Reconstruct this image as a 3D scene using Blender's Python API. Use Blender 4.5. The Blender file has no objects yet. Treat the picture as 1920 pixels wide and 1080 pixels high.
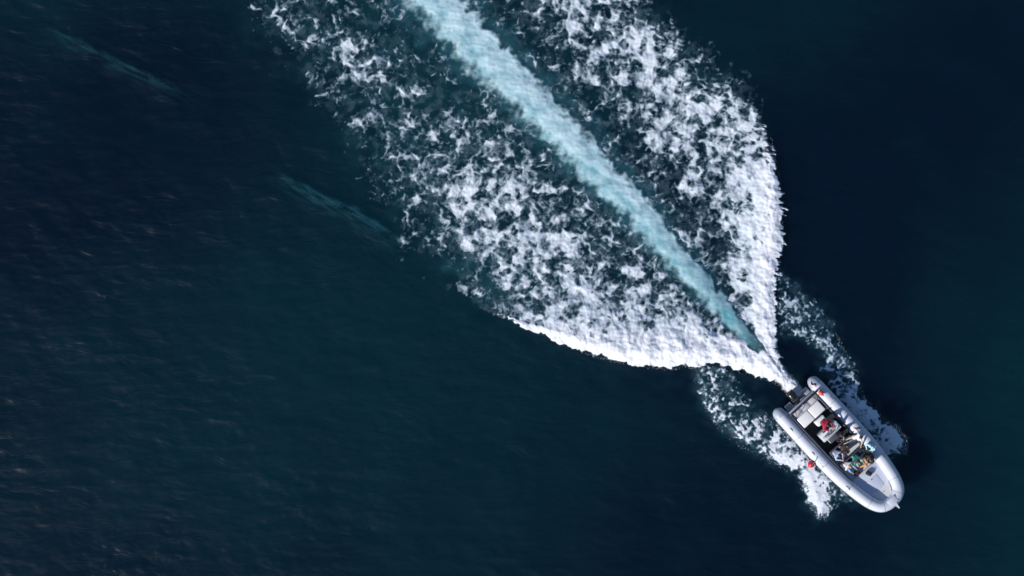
import bpy, bmesh, math, random
import numpy as np
from mathutils import Vector, Matrix, Euler

sc = bpy.context.scene
R = math.radians
# ---------------------------------------------------------------- camera (drone looking straight down)
CAM_H = 80.0
cam = bpy.data.cameras.new('camera'); cam_o = bpy.data.objects.new('camera', cam)
sc.collection.objects.link(cam_o); sc.camera = cam_o
cam_o.location = (0, 0, CAM_H); cam_o.rotation_euler = (0, 0, 0)
cam.sensor_width = 36.0; cam.lens = 36.0 / (2 * (960 / 33.0) / CAM_H)
cam.clip_start = 0.5; cam.clip_end = 20000
# ---------------------------------------------------------------- sky and sun
SUN_EL, SUN_DX, SUN_DY = 28.0, -0.78, -0.63          # low sun beyond the lower-left corner
world = bpy.data.worlds.new('World'); sc.world = world; world.use_nodes = True
nt = world.node_tree; nt.nodes.clear()
sky = nt.nodes.new('ShaderNodeTexSky'); sky.sky_type = 'NISHITA'; sky.sun_disc = False
sky.sun_elevation = R(SUN_EL); sky.ozone_density = 4.0; sky.dust_density = 0.4
sky.sun_rotation = math.atan2(SUN_DX, SUN_DY)
bg = nt.nodes.new('ShaderNodeBackground'); bg.inputs['Strength'].default_value = 0.10
wo = nt.nodes.new('ShaderNodeOutputWorld')
nt.links.new(sky.outputs[0], bg.inputs[0]); nt.links.new(bg.outputs[0], wo.inputs[0])
sun = bpy.data.lights.new('sun', 'SUN'); sun.energy = 5.0; sun.angle = R(0.5); sun.color = (1.0, 0.95, 0.89)
sun_o = bpy.data.objects.new('sun', sun); sc.collection.objects.link(sun_o)
_h = math.hypot(SUN_DX, SUN_DY)
_sd = Vector((SUN_DX / _h * math.cos(R(SUN_EL)), SUN_DY / _h * math.cos(R(SUN_EL)), math.sin(R(SUN_EL))))
sun_o.rotation_euler = _sd.to_track_quat('Z', 'Y').to_euler(); sun_o.location = _sd * 60
sc.view_settings.view_transform = 'Standard'; sc.view_settings.look = 'None'
sc.view_settings.exposure = 0.0; sc.view_settings.gamma = 1.0; sc.view_settings.use_curve_mapping = False
sc.cycles.transparent_max_bounces = 16
sc.render.film_transparent = False

# ---------------------------------------------------------------- wake fields
# Plan-view layout of the wake.  S photo pixels = 1 metre on the water plane.
S = 33.0
def wx(px): return (px - 960.0) / S
def wy(py): return (540.0 - py) / S

_rng = np.random.RandomState(11)
_PERM = np.concatenate([_rng.permutation(256)] * 3).astype(np.int32)
_ANG = _rng.rand(256) * 2 * np.pi
_GX, _GY = np.cos(_ANG).astype(np.float32), np.sin(_ANG).astype(np.float32)

def perlin(x, y):
    xi = np.floor(x); yi = np.floor(y)
    fx = (x - xi).astype(np.float32); fy = (y - yi).astype(np.float32)
    xi = xi.astype(np.int64) & 255; yi = yi.astype(np.int64) & 255
    u = fx * fx * fx * (fx * (fx * 6 - 15) + 10)
    v = fy * fy * fy * (fy * (fy * 6 - 15) + 10)
    def g(ix, iy, dx, dy):
        h = _PERM[_PERM[ix & 255] + (iy & 255)]
        return _GX[h] * dx + _GY[h] * dy
    a = g(xi, yi, fx, fy); b = g(xi + 1, yi, fx - 1, fy)
    c = g(xi, yi + 1, fx, fy - 1); d = g(xi + 1, yi + 1, fx - 1, fy - 1)
    return ((a + u * (b - a)) * (1 - v) + (c + u * (d - c)) * v) * 1.5

def fbm(x, y, octaves=4, gain=0.5, lac=2.03):
    s = 0; a = 1.0; t = 0
    for o in range(octaves):
        s = s + a * perlin(x + 17.3 * o, y - 9.1 * o); t += a
        a *= gain; x = x * lac; y = y * lac
    return s / t

def worley(x, y):
    xi = np.floor(x).astype(np.int64); yi = np.floor(y).astype(np.int64)
    d1 = np.full(x.shape, 9.0, np.float32); d2 = d1.copy()
    for ox in (-1, 0, 1):
        for oy in (-1, 0, 1):
            cx = xi + ox; cy = yi + oy
            h = _PERM[_PERM[cx & 255] + (cy & 255)]
            px = cx + 0.5 + 0.45 * _GX[h]; py = cy + 0.5 + 0.45 * _GY[(h * 7 + 3) & 255]
            d = np.hypot(px - x, py - y).astype(np.float32)
            lo = np.minimum(d, d1); d2 = np.minimum(d2, np.maximum(d, d1)); d1 = lo
    return d1, d2

def sstep(a, b, x):
    t = np.clip((x - a) / (b - a), 0, 1)
    return t * t * (3 - 2 * t)

def poly_dist(px, py, pts):
    """distance to an open polyline, arclength there, signed side (+ = right of travel on screen)"""
    best = np.full(px.shape, 1e9, np.float32); arc = np.zeros_like(best); side = np.zeros_like(best)
    acc = 0.0
    for (x0, y0), (x1, y1) in zip(pts[:-1], pts[1:]):
        dx, dy = x1 - x0, y1 - y0; L = math.hypot(dx, dy)
        t = np.clip(((px - x0) * dx + (py - y0) * dy) / (L * L), 0, 1)
        ex = px - (x0 + t * dx); ey = py - (y0 + t * dy)
        d = np.hypot(ex, ey); m = d < best
        best = np.where(m, d, best); arc = np.where(m, acc + t * L, arc)
        side = np.where(m, np.sign(dx * ey - dy * ex), side)
        acc += L
    return best, arc, side

def poly_sdf(px, py, pts):
    """signed distance to a closed polygon, positive inside"""
    best = np.full(px.shape, 1e9, np.float32); ins = np.zeros(px.shape, bool)
    n = len(pts)
    for i in range(n):
        (x0, y0), (x1, y1) = pts[i], pts[(i + 1) % n]
        dx, dy = x1 - x0, y1 - y0
        t = np.clip(((px - x0) * dx + (py - y0) * dy) / (dx * dx + dy * dy), 0, 1)
        best = np.minimum(best, np.hypot(px - x0 - t * dx, py - y0 - t * dy))
        if y0 != y1:
            c = (y0 > py) != (y1 > py)
            ins ^= c & (px < dx * (py - y0) / dy + x0)
    return np.where(ins, best, -best)

def smooth_line(pts, n=6):
    """Catmull-Rom through the points"""
    P = [pts[0]] + list(pts) + [pts[-1]]; out = []
    for i in range(1, len(P) - 2):
        p0, p1, p2, p3 = [np.array(q, float) for q in P[i - 1:i + 3]]
        for k in range(n):
            t = k / n
            q = 0.5 * (2 * p1 + (p2 - p0) * t + (2 * p0 - 5 * p1 + 4 * p2 - p3) * t * t + (3 * p1 - p0 - 3 * p2 + p3) * t ** 3)
            out.append((float(q[0]), float(q[1])))
    out.append(tuple(pts[-1])); return out

AXIS = smooth_line([(1462, 700), (1432, 662), (1398, 628), (1340, 560), (1258, 468), (1198, 395), (1128, 325), (1062, 252),
                    (1000, 190), (938, 128), (880, 66), (826, 8), (770, -60), (690, -160), (600, -270)])
# (arclength, half width) of the propeller wash
AXW = np.array([(0, 3), (40, 6), (90, 12), (180, 21), (300, 27), (420, 31), (560, 35), (700, 39), (860, 45), (1000, 49), (1300, 58)], float)
LEFT_EDGE = smooth_line([(1494, 738), (1474, 727), (1440, 711), (1400, 699), (1350, 692), (1300, 686), (1250, 690), (1200, 684), (1150, 676), (1090, 658),
                         (1045, 638), (1010, 626), (960, 603), (925, 588), (895, 572)])
LEFT_POLY = LEFT_EDGE + [(862, 545), (820, 500), (770, 440), (728, 385), (690, 325), (640, 262), (610, 205), (575, 165), (520, 110), (470, 50),
                         (440, 0), (400, -80), (340, -180), (300, -270), (600, -270), (690, -160), (770, -60), (826, 8), (880, 66), (938, 128),
                         (1000, 190), (1062, 252), (1128, 325), (1198, 395), (1258, 468), (1340, 560), (1398, 628), (1432, 662), (1480, 716)]
RIGHT_EDGE = smooth_line([(1490, 724), (1472, 694), (1457, 655), (1452, 600), (1455, 520), (1463, 450), (1460, 360), (1451, 300), (1432, 225), (1405, 176),
                          (1368, 140), (1330, 100), (1290, 62), (1240, 18), (1190, -40), (1120, -130), (1040, -270)])
RIGHT_POLY = RIGHT_EDGE + [(600, -270), (690, -160), (770, -60), (826, 8), (880, 66), (938, 128), (1000, 190), (1062, 252), (1128, 325), (1198, 395),
                           (1258, 468), (1340, 560), (1398, 628), (1432, 662), (1478, 718)]
BOWL_POLY = [(1300, 680), (1304, 715), (1316, 750), (1335, 780), (1375, 822), (1420, 850), (1462, 872), (1495, 888), (1508, 915), (1517, 950),
             (1532, 972), (1552, 968), (1566, 948), (1590, 938), (1622, 940), (1600, 915), (1560, 885), (1520, 845), (1475, 795), (1440, 770),
             (1412, 752), (1390, 728), (1378, 700), (1360, 684)]
BOWR_POLY = [(1450, 506), (1475, 520), (1510, 545), (1545, 580), (1562, 606), (1566, 640), (1596, 676), (1610, 712), (1613, 740), (1640, 765),
             (1662, 792), (1688, 806), (1698, 828), (1692, 850), (1676, 862), (1656, 860), (1625, 815), (1580, 760), (1548, 715), (1538, 690),
             (1548, 672), (1530, 650), (1505, 634), (1478, 628), (1452, 636)]
HOLE_L = [(1392, 722), (1418, 716), (1452, 738), (1462, 760), (1440, 772), (1412, 756)]

CL = [(440, 20, .05), (470, 30, .2), (520, 20, .3), (560, 90, .2), (600, 30, .34), (620, 80, .42), (660, 100, .6), (690, 125, .62), (560, 40, .38), (700, 30, .3),
      (740, 50, .2), (760, 90, .25), (640, 170, .3), (720, 160, .5), (760, 200, .5), (800, 170, .25), (840, 150, .2), (700, 205, .38),
      (655, 235, .25), (615, 250, .1), (750, 250, .42), (800, 270, .5), (850, 230, .42), (900, 200, .25), (930, 250, .38), (700, 300, .25),
      (780, 310, .5), (850, 300, .6), (900, 300, .56), (960, 320, .6), (980, 280, .45), (1020, 300, .38), (740, 350, .35), (800, 360, .6),
      (870, 370, .74), (930, 390, .76), (990, 340, .7), (1000, 400, .7), (1050, 360, .45), (1100, 370, .4), (780, 410, .3), (840, 430, .5),
      (890, 450, .74), (960, 450, .76), (1020, 470, .82), (1080, 430, .6), (1130, 440, .45), (1160, 420, .4), (1180, 500, .55), (840, 490, .25),
      (900, 510, .42), (960, 520, .68), (1030, 530, .7), (1100, 500, .7), (1220, 560, .6), (1270, 555, .55), (1150, 560, .68), (1080, 570, .75),
      (1000, 570, .62), (930, 565, .3), (1000, 600, .75), (1100, 610, .82), (1200, 610, .84), (1300, 610, .82), (1350, 620, .84), (1250, 640, 1),
      (1150, 650, 1), (1300, 660, 1.05), (1400, 670, 1.1), (1060, 630, 1), (1450, 700, 1.1), (1320, 575, .6), (520, -60, .35), (620, -60, .45), (720, -60, .3), (480, -180, .3), (600, -200, .3)]
CR = [(1080, 20, .75), (1000, 20, .45), (930, 20, .25), (960, 60, .25), (1020, 70, .36), (1090, 70, .66), (1150, 30, .72), (1200, 20, .58), (1240, 30, .25),
      (1130, 90, .75), (1200, 80, .84), (1260, 70, .6), (1300, 90, .35), (1040, 120, .27), (1100, 150, .5), (1060, 190, .3), (1130, 200, .3),
      (1160, 140, .6), (1220, 140, .85), (1280, 130, .66), (1340, 130, .4), (1380, 170, .55), (1200, 200, .6), (1260, 210, .72), (1180, 240, .35),
      (1130, 260, .3), (1120, 290, .35), (1250, 260, .76), (1310, 220, .86), (1360, 220, .76), (1410, 200, .6), (1300, 270, .72), (1350, 290, .76),
      (1400, 260, .8), (1430, 260, .84), (1200, 300, .38), (1190, 340, .3), (1250, 320, .5), (1230, 370, .3), (1300, 340, .72), (1280, 390, .42),
      (1340, 350, .6), (1380, 340, .85), (1430, 330, .98), (1320, 410, .48), (1300, 450, .4), (1340, 470, .45), (1370, 410, .7), (1400, 420, 1),
      (1440, 430, 1.05), (1360, 500, .5), (1350, 540, .5), (1390, 500, .88), (1430, 520, 1.1), (1390, 560, .7), (1420, 580, 1.05), (1400, 610, .8),
      (1435, 630, 1.1), (1445, 560, 1.1), (1450, 480, 1.1), (1448, 380, 1.0), (1050, -60, .6), (1130, -60, .6), (950, -60, .35), (850, -150, .3), (950, -180, .45)]
CBL = [(1308, 700, .42), (1330, 740, .46), (1360, 770, .5), (1370, 720, .4), (1390, 790, .6), (1420, 800, .64), (1450, 830, .75), (1480, 860, .85),
       (1500, 860, .8), (1520, 880, .85), (1545, 900, .85), (1530, 930, .85), (1560, 915, .62), (1545, 962, .8), (1566, 935, .45), (1440, 790, .5), (1500, 838, .72), (1535, 870, .75),
       (1410, 770, .32), (1470, 805, .5), (1590, 932, .5), (1345, 795, .4), (1510, 905, .8)]
CBR = [(1470, 530, .5), (1490, 560, .52), (1520, 570, .5), (1540, 600, .45), (1500, 620, .5), (1530, 650, .62), (1480, 600, .35), (1555, 640, .45),
       (1560, 680, .7), (1590, 690, .78), (1580, 720, .62), (1608, 730, .82), (1620, 770, .85), (1600, 760, .82), (1640, 790, .85), (1650, 820, .7), (1630, 810, .75),
       (1680, 825, .95), (1675, 850, .8), (1692, 835, .8)]

def shepard(px, py, pts, r=34.0):
    num = np.zeros_like(px); den = np.zeros_like(px) + 1e-12
    for x, y, c in pts:
        w = 1.0 / (((px - x) ** 2 + (py - y) ** 2) / (r * r) + 0.05) ** 2
        num += w * c; den += w
    return num / den

def wake(px, py):
    """all wake fields at photo-plan coordinates (1-d float32 arrays)"""
    px = px.astype(np.float32); py = py.astype(np.float32)
    n_lo = fbm(px / 60, py / 60, 3)
    wob = fbm(px / 16 + 5, py / 16, 3)
    f = {}
    d, arc, side = poly_dist(px, py, AXIS)
    hw = np.interp(arc, AXW[:, 0], AXW[:, 1]).astype(np.float32)
    # billowing right rim, wispy left rim
    bill = np.abs(perlin(px / 34 + 3.1, py / 34 + 8)) * 1.0 + 0.5 * np.abs(perlin(px / 15, py / 15 + 4))
    q = d / hw
    rim = 1.02 - 0.5 * bill + 0.16 * wob
    wisp = fbm(px / 26 + 9, py / 19, 3) + 0.35 * perlin((px + .4 * py) / 9, (py - .4 * px) / 24)
    rim_l = 0.95 + 0.55 * wisp + 0.25 * n_lo
    edge = np.where(side > 0, rim, rim_l)
    soft = np.where(side > 0, 0.22, 0.5)
    wash = sstep(edge + soft * 0.5, edge - soft, q)
    f['wash'] = wash * sstep(28, 150, arc)
    f['axd'], f['arc'], f['side'], f['hw'], f['bill'] = d, arc, side, hw, bill
    # ---- lacy pattern: domain-warped ridged noise, 0..1, threads near 1
    wxp = px + 15 * fbm(px / 44, py / 44 + 7, 2) + 3.0 * perlin(px / 10, py / 10)
    wyp = py + 15 * fbm(px / 44 + 40, py / 44, 2) + 3.0 * perlin(px / 10 + 9, py / 10)
    r1 = 1 - np.abs(perlin(wxp / 29, wyp / 29)) * 2.0
    r2 = 1 - np.abs(perlin(wxp / 14 + 31, wyp / 14 + 5)) * 2.0
    r3 = 1 - np.abs(perlin(wxp / 7 + 3, wyp / 7 + 55)) * 2.0
    w1, w2 = worley(wxp / 20, wyp / 20)
    cell = 0.5 * (1 - np.clip((w2 - w1) * 1.5, 0, 1)) + 0.5 * np.clip(w1 * 1.75 - .15, 0, 1)
    v1, v2 = worley(wxp / 10 + 50, wyp / 10 + 20)
    cell2 = 1 - np.clip((v2 - v1) * 1.5, 0, 1)
    big = fbm(px / 52 + 90, py / 52 + 3, 2)
    e1a, e1b = worley(wxp / 30 + 5, wyp / 30 + 61); net = 1 - np.clip((e1b - e1a) * 1.9, 0, 1)
    e2a, e2b = worley(wxp / 15 + 25, wyp / 15 + 9); net2 = 1 - np.clip((e2b - e2a) * 1.7, 0, 1)
    lace = 0.40 * net + 0.20 * net2 + 0.18 * r1 + 0.12 * r2 + 0.36 * big + 0.16 * perlin(px / 11 + 2, py / 11)
    fine = 0.22 * net2 + 0.20 * cell2 + 0.16 * net + 0.30 + 0.55 * fbm(px / 8, py / 8 + 40, 3) + 0.22 * big
    u1, _ = worley((px + .6 * (wxp - px)) / 21 + 11, (py + .6 * (wyp - py)) / 21)
    u2, _ = worley((px + .4 * (wxp - px)) / 10.5 + 71, (py + .4 * (wyp - py)) / 10.5 + 33)
    clot = 0.62 * np.clip(u1 * 1.5, 0, 1.1) + 0.30 * np.clip(u2 * 1.5, 0, 1.1) + 0.42 * fbm(wxp / 15 + 4, wyp / 15, 3) + 0.22 * big + 0.06 * perlin(px / 4, py / 4) - 0.10
    f['lace'] = lace
    void = fbm(px / 31 + 44, py / 31 + 19, 2) * 0.30
    mott = fbm(px / 17 + 12, py / 17, 4) + 0.25 * fbm(px / 60, py / 60 + 8, 2)
    def cover(dens, add, soft=0.34, kc=0.62):
        t = np.interp(dens, [0, .2, .5, .8, 1.0, 1.12], [1.20, .77, .56, .365, .03, -.35]).astype(np.float32)
        k_ = kc * sstep(.34, .62, dens); base = lace * (1 - k_) + clot * k_ + void
        a1 = sstep(t - soft * 0.22 + .02 * k_, t + soft * (1.0 - .40 * k_) + .02 * k_, base + add)
        a2 = sstep(t - .06, t + .36, fine + add + 1.3 * void - .07)
        a3 = 0.13 * sstep(0, .45, dens) * sstep(-.25, .5, mott)          # faint bubbles just under the surface
        return 1 - (1 - a1) * (1 - 0.46 * a2) * (1 - a3)
    # left wing
    sl = poly_sdf(px, py, LEFT_POLY)
    dl, al, _ = poly_dist(px, py, LEFT_EDGE)
    dens = shepard(px, py, CL) + 0.07 * sstep(430, 600, py) * sstep(950, 1050, px)
    crest = np.interp(al, [0, 30, 90, 180, 300, 420, 520, 620], [16, 34, 50, 58, 54, 38, 14, 0.5]).astype(np.float32)
    dens = np.maximum(dens, 1.12 * sstep(crest * 1.5 + .5, crest * 0.55, dl + 7 * wob) * sstep(640, 540, al))
    f['crestL'] = sstep(crest * 1.6, crest * 0.3, dl)
    near = sstep(700, 560, al)                       # crisp only along the crest
    fade = np.where(dl < 60, sstep(-2, 5, sl + 10 * wob + 12 * n_lo), sstep(-46, 60, sl + 46 * n_lo + 22 * wob))
    gap = sstep(0.75, 1.6, d / hw + 0.3 * wob)       # darker slot beside the wash
    a = cover(dens * (0.55 + 0.45 * gap) * (0.35 + 0.65 * fade), 0) * sstep(0, .5, fade)
    ap, _, _ = poly_dist(px, py, [(1430, 668), (1460, 698), (1491, 733)])       # churned water straight off the motor
    f['left'] = np.maximum(a, 0.97 * sstep(17, 8, ap + 6 * wob))
    # right wing
    sr = poly_sdf(px, py, RIGHT_POLY)
    dr, ar, _ = poly_dist(px, py, RIGHT_EDGE)
    dens = shepard(px, py, CR)
    strip = np.interp(ar, [0, 60, 150, 260, 340, 420, 520], [14, 24, 34, 36, 32, 22, 0]).astype(np.float32)
    fin = fbm((px + 0.30 * py) / 26, (py - 0.35 * px) / 5.5, 3)     # fingers thrown outward
    dens = np.maximum(dens, 1.08 * sstep(strip * 1.6 + 1, strip * 0.5, dr + 8 * wob) * sstep(520, 420, ar))
    f['crestR'] = sstep(strip * 1.7 + 1, strip * 0.3, dr)
    lr = 0.22 * fin * sstep(130, 30, dr)
    crisp = sstep(-3, 4, sr + 8 * wob + 12 * n_lo + 8 * fin * (1 + 1.5 * n_lo) * sstep(60, 10, dr))
    soften = sstep(-26, 40, sr + 30 * n_lo + 18 * wob)
    k = sstep(430, 640, ar)
    fade = crisp * (1 - k) + soften * k
    a = cover(dens * (0.62 + 0.38 * sstep(0.7, 1.3, d / hw)) * (0.35 + 0.65 * fade), lr) * sstep(0, .5, fade)
    f['right'] = a
    # bow wash either side of the boat
    sb = poly_sdf(px, py, BOWL_POLY); hole = poly_sdf(px, py, HOLE_L)
    fade = sstep(-4, 9, sb + 11 * wob + 8 * n_lo) * sstep(6, -8, hole + 8 * wob)
    lb = 0.24 * fbm((px * .7 + py * .7) / 22, (px * .7 - py * .7) / 5, 3) + 0.42 * fbm(px / 6.5 + 3, py / 6.5, 3) - 0.6 * void - 0.05
    f['bowL'] = cover(1.16 * shepard(px, py, CBL, 24) * (.4 + .6 * fade), lb, .28, .2) * sstep(0, .5, fade)
    sb = poly_sdf(px, py, BOWR_POLY)
    fade = sstep(-4, 9, sb + 10 * wob + 8 * n_lo)
    f['bowR'] = cover(1.14 * shepard(px, py, CBR, 24) * (.4 + .6 * fade), lb, .28, .2) * sstep(0, .5, fade)
    return f
# ---------------------------------------------------------------- materials
MATS = {}
def new_mat(name):
    m = bpy.data.materials.new(name); m.use_nodes = True; MATS[name] = m
    n = m.node_tree.nodes; n.clear()
    return m, n, m.node_tree.links
def nd(n, t, **kw):
    x = n.new(t)
    for k, v in kw.items():
        if k.startswith('i_'): x.inputs[k[2:].replace('_', ' ')].default_value = v
        else: setattr(x, k, v)
    return x
def plain(name, col, rough=0.5, var=0.12, scale=6.0, bump=0.0, bscale=60.0, metal=0.0, spec=0.5, coat=0.0):
    m, n, l = new_mat(name)
    out = nd(n, 'ShaderNodeOutputMaterial'); p = nd(n, 'ShaderNodeBsdfPrincipled')
    p.inputs['Roughness'].default_value = rough; p.inputs['Metallic'].default_value = metal
    p.inputs['Specular IOR Level'].default_value = spec; p.inputs['Coat Weight'].default_value = coat
    tc = nd(n, 'ShaderNodeTexCoord')
    no = nd(n, 'ShaderNodeTexNoise'); no.inputs['Scale'].default_value = scale; no.inputs['Detail'].default_value = 6
    l.new(tc.outputs['Object'], no.inputs['Vector'])
    mx = nd(n, 'ShaderNodeMix', data_type='RGBA')
    mx.inputs[6].default_value = (*[c * (1 - var) for c in col], 1); mx.inputs[7].default_value = (*[min(1, c * (1 + var)) for c in col], 1)
    l.new(no.outputs['Fac'], mx.inputs[0]); l.new(mx.outputs[2], p.inputs['Base Color'])
    if bump:
        b = nd(n, 'ShaderNodeBump'); b.inputs['Strength'].default_value = bump; b.inputs['Distance'].default_value = 0.01
        n2 = nd(n, 'ShaderNodeTexNoise'); n2.inputs['Scale'].default_value = bscale; n2.inputs['Detail'].default_value = 3
        l.new(tc.outputs['Object'], n2.inputs['Vector']); l.new(n2.outputs['Fac'], b.inputs['Height']); l.new(b.outputs[0], p.inputs['Normal'])
    l.new(p.outputs[0], out.inputs[0])
    return m

# open sea: dark blue-green body colour with a painted vignette, clear-water gloss, wind ripples
m, n, l = new_mat('sea_water')
out = nd(n, 'ShaderNodeOutputMaterial'); p = nd(n, 'ShaderNodeBsdfPrincipled')
p.inputs['Roughness'].default_value = 0.27; p.inputs['IOR'].default_value = 1.333
p.subsurface_method = 'BURLEY'; p.inputs['Subsurface Weight'].default_value = 1.0
p.inputs['Subsurface Radius'].default_value = (0.6, 1.0, 1.0); p.inputs['Subsurface Scale'].default_value = 3.6
tc = nd(n, 'ShaderNodeTexCoord')
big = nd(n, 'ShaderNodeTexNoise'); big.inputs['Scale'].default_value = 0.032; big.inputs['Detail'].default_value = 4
mpb = nd(n, 'ShaderNodeMapping'); mpb.inputs['Location'].default_value = (521, 154, 74.2)  # offset picked so the navy patches darken the frame edges like lens falloff
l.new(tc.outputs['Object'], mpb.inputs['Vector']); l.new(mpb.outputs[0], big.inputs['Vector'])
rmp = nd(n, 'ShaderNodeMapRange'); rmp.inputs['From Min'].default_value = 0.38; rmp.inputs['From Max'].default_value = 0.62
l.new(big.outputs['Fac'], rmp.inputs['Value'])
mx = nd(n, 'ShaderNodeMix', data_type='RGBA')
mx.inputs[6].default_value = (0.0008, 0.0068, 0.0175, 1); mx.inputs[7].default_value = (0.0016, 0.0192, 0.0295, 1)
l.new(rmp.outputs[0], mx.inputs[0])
at = nd(n, 'ShaderNodeAttribute', attribute_name='bubbles_sheen')
mb = nd(n, 'ShaderNodeMix', data_type='RGBA'); mb.inputs[7].default_value = (0.035, 0.155, 0.20, 1)
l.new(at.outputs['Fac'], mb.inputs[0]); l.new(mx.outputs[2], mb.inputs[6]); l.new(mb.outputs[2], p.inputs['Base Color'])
mp = nd(n, 'ShaderNodeMapping'); mp.inputs['Scale'].default_value = (0.55, 1.25, 1.0); mp.inputs['Rotation'].default_value = (0, 0, R(6))
l.new(tc.outputs['Object'], mp.inputs['Vector'])
r1 = nd(n, 'ShaderNodeTexNoise'); r1.inputs['Scale'].default_value = 1.1; r1.inputs['Detail'].default_value = 4; r1.inputs['Roughness'].default_value = 0.5; r1.inputs['Distortion'].default_value = 0.5
l.new(mp.outputs[0], r1.inputs['Vector'])
gust = nd(n, 'ShaderNodeTexNoise'); gust.inputs['Scale'].default_value = 0.11; gust.inputs['Detail'].default_value = 3
l.new(tc.outputs['Object'], gust.inputs['Vector'])
gr = nd(n, 'ShaderNodeMapRange'); gr.inputs['From Min'].default_value = 0.35; gr.inputs['From Max'].default_value = 0.7; gr.inputs['To Min'].default_value = 0.25; gr.inputs['To Max'].default_value = 1.0
l.new(gust.outputs['Fac'], gr.inputs['Value'])
bp = nd(n, 'ShaderNodeBump'); bp.inputs['Distance'].default_value = 0.18
l.new(gr.outputs[0], bp.inputs['Strength']); l.new(r1.outputs['Fac'], bp.inputs['Height']); l.new(bp.outputs[0], p.inputs['Normal'])
l.new(p.outputs[0], out.inputs[0])

def foam_mat(name, thin, thick, bump=0.3):
    """cover = how much of the water the froth hides, froth = how white and thick it is"""
    m, n, l = new_mat(name)
    out = nd(n, 'ShaderNodeOutputMaterial'); p = nd(n, 'ShaderNodeBsdfPrincipled')
    p.inputs['Roughness'].default_value = 0.85; p.inputs['Specular IOR Level'].default_value = 0.2
    tr = nd(n, 'ShaderNodeBsdfTransparent'); ms = nd(n, 'ShaderNodeMixShader')
    a = nd(n, 'ShaderNodeAttribute', attribute_name='cover'); fr = nd(n, 'ShaderNodeAttribute', attribute_name='froth')
    tc = nd(n, 'ShaderNodeTexCoord')
    no = nd(n, 'ShaderNodeTexNoise'); no.inputs['Scale'].default_value = 7.0; no.inputs['Detail'].default_value = 6; no.inputs['Roughness'].default_value = 0.65
    l.new(tc.outputs['Object'], no.inputs['Vector'])
    mx = nd(n, 'ShaderNodeMix', data_type='RGBA'); mx.inputs[6].default_value = (*thin, 1); mx.inputs[7].default_value = (*thick, 1)
    l.new(fr.outputs['Fac'], mx.inputs[0]); l.new(mx.outputs[2], p.inputs['Base Color'])
    bp = nd(n, 'ShaderNodeBump'); bp.inputs['Strength'].default_value = bump; bp.inputs['Distance'].default_value = 0.06
    l.new(no.outputs['Fac'], bp.inputs['Height']); l.new(bp.outputs[0], p.inputs['Normal'])
    # fine bubbles break the thin froth up
    sub = nd(n, 'ShaderNodeMath', operation='MULTIPLY_ADD'); sub.inputs[1].default_value = 0.5; sub.inputs[2].default_value = -0.25
    l.new(no.outputs['Fac'], sub.inputs[0])
    inv = nd(n, 'ShaderNodeMath', operation='SUBTRACT'); inv.inputs[0].default_value = 1.0; l.new(a.outputs['Fac'], inv.inputs[1])
    k = nd(n, 'ShaderNodeMath', operation='MULTIPLY'); l.new(inv.outputs[0], k.inputs[0]); l.new(a.outputs['Fac'], k.inputs[1])
    k2 = nd(n, 'ShaderNodeMath', operation='MULTIPLY'); l.new(k.outputs[0], k2.inputs[0]); l.new(sub.outputs[0], k2.inputs[1])
    k3 = nd(n, 'ShaderNodeMath', operation='MULTIPLY_ADD'); k3.inputs[1].default_value = 4.0; l.new(k2.outputs[0], k3.inputs[0]); l.new(a.outputs['Fac'], k3.inputs[2])
    k3.use_clamp = True
    l.new(k3.outputs[0], ms.inputs[0]); l.new(tr.outputs[0], ms.inputs[1]); l.new(p.outputs[0], ms.inputs[2]); l.new(ms.outputs[0], out.inputs[0])
    return m
foam_mat('white_foam', (0.17, 0.35, 0.47), (0.80, 0.82, 0.88))
foam_mat('wash_foam', (0.11, 0.33, 0.40), (0.55, 0.74, 0.80), 0.05)

# ---------------------------------------------------------------- object helpers
COL = sc.collection
def tag(o, label=None, cat=None, group=None, kind=None):
    for k, v in (('label', label), ('category', cat), ('group', group), ('kind', kind)):
        if v: o[k] = v
    return o
def np_mesh(name, verts, quads, mat, attrs=None, smooth=True):
    me = bpy.data.meshes.new(name)
    nv, nf = len(verts), len(quads); k = quads.shape[1]
    me.vertices.add(nv); me.vertices.foreach_set('co', verts.astype(np.float32).ravel())
    me.loops.add(nf * k); me.loops.foreach_set('vertex_index', quads.astype(np.int32).ravel())
    me.polygons.add(nf); me.polygons.foreach_set('loop_start', np.arange(0, nf * k, k, dtype=np.int32))
    me.polygons.foreach_set('use_smooth', np.full(nf, smooth))
    for an, av in (attrs or {}).items():
        a = me.attributes.new(an, 'FLOAT', 'POINT'); a.data.foreach_set('value', av.astype(np.float32))
    me.update(calc_edges=True); me.validate()
    me.materials.append(MATS[mat])
    o = bpy.data.objects.new(name, me); COL.objects.link(o)
    return o

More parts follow.
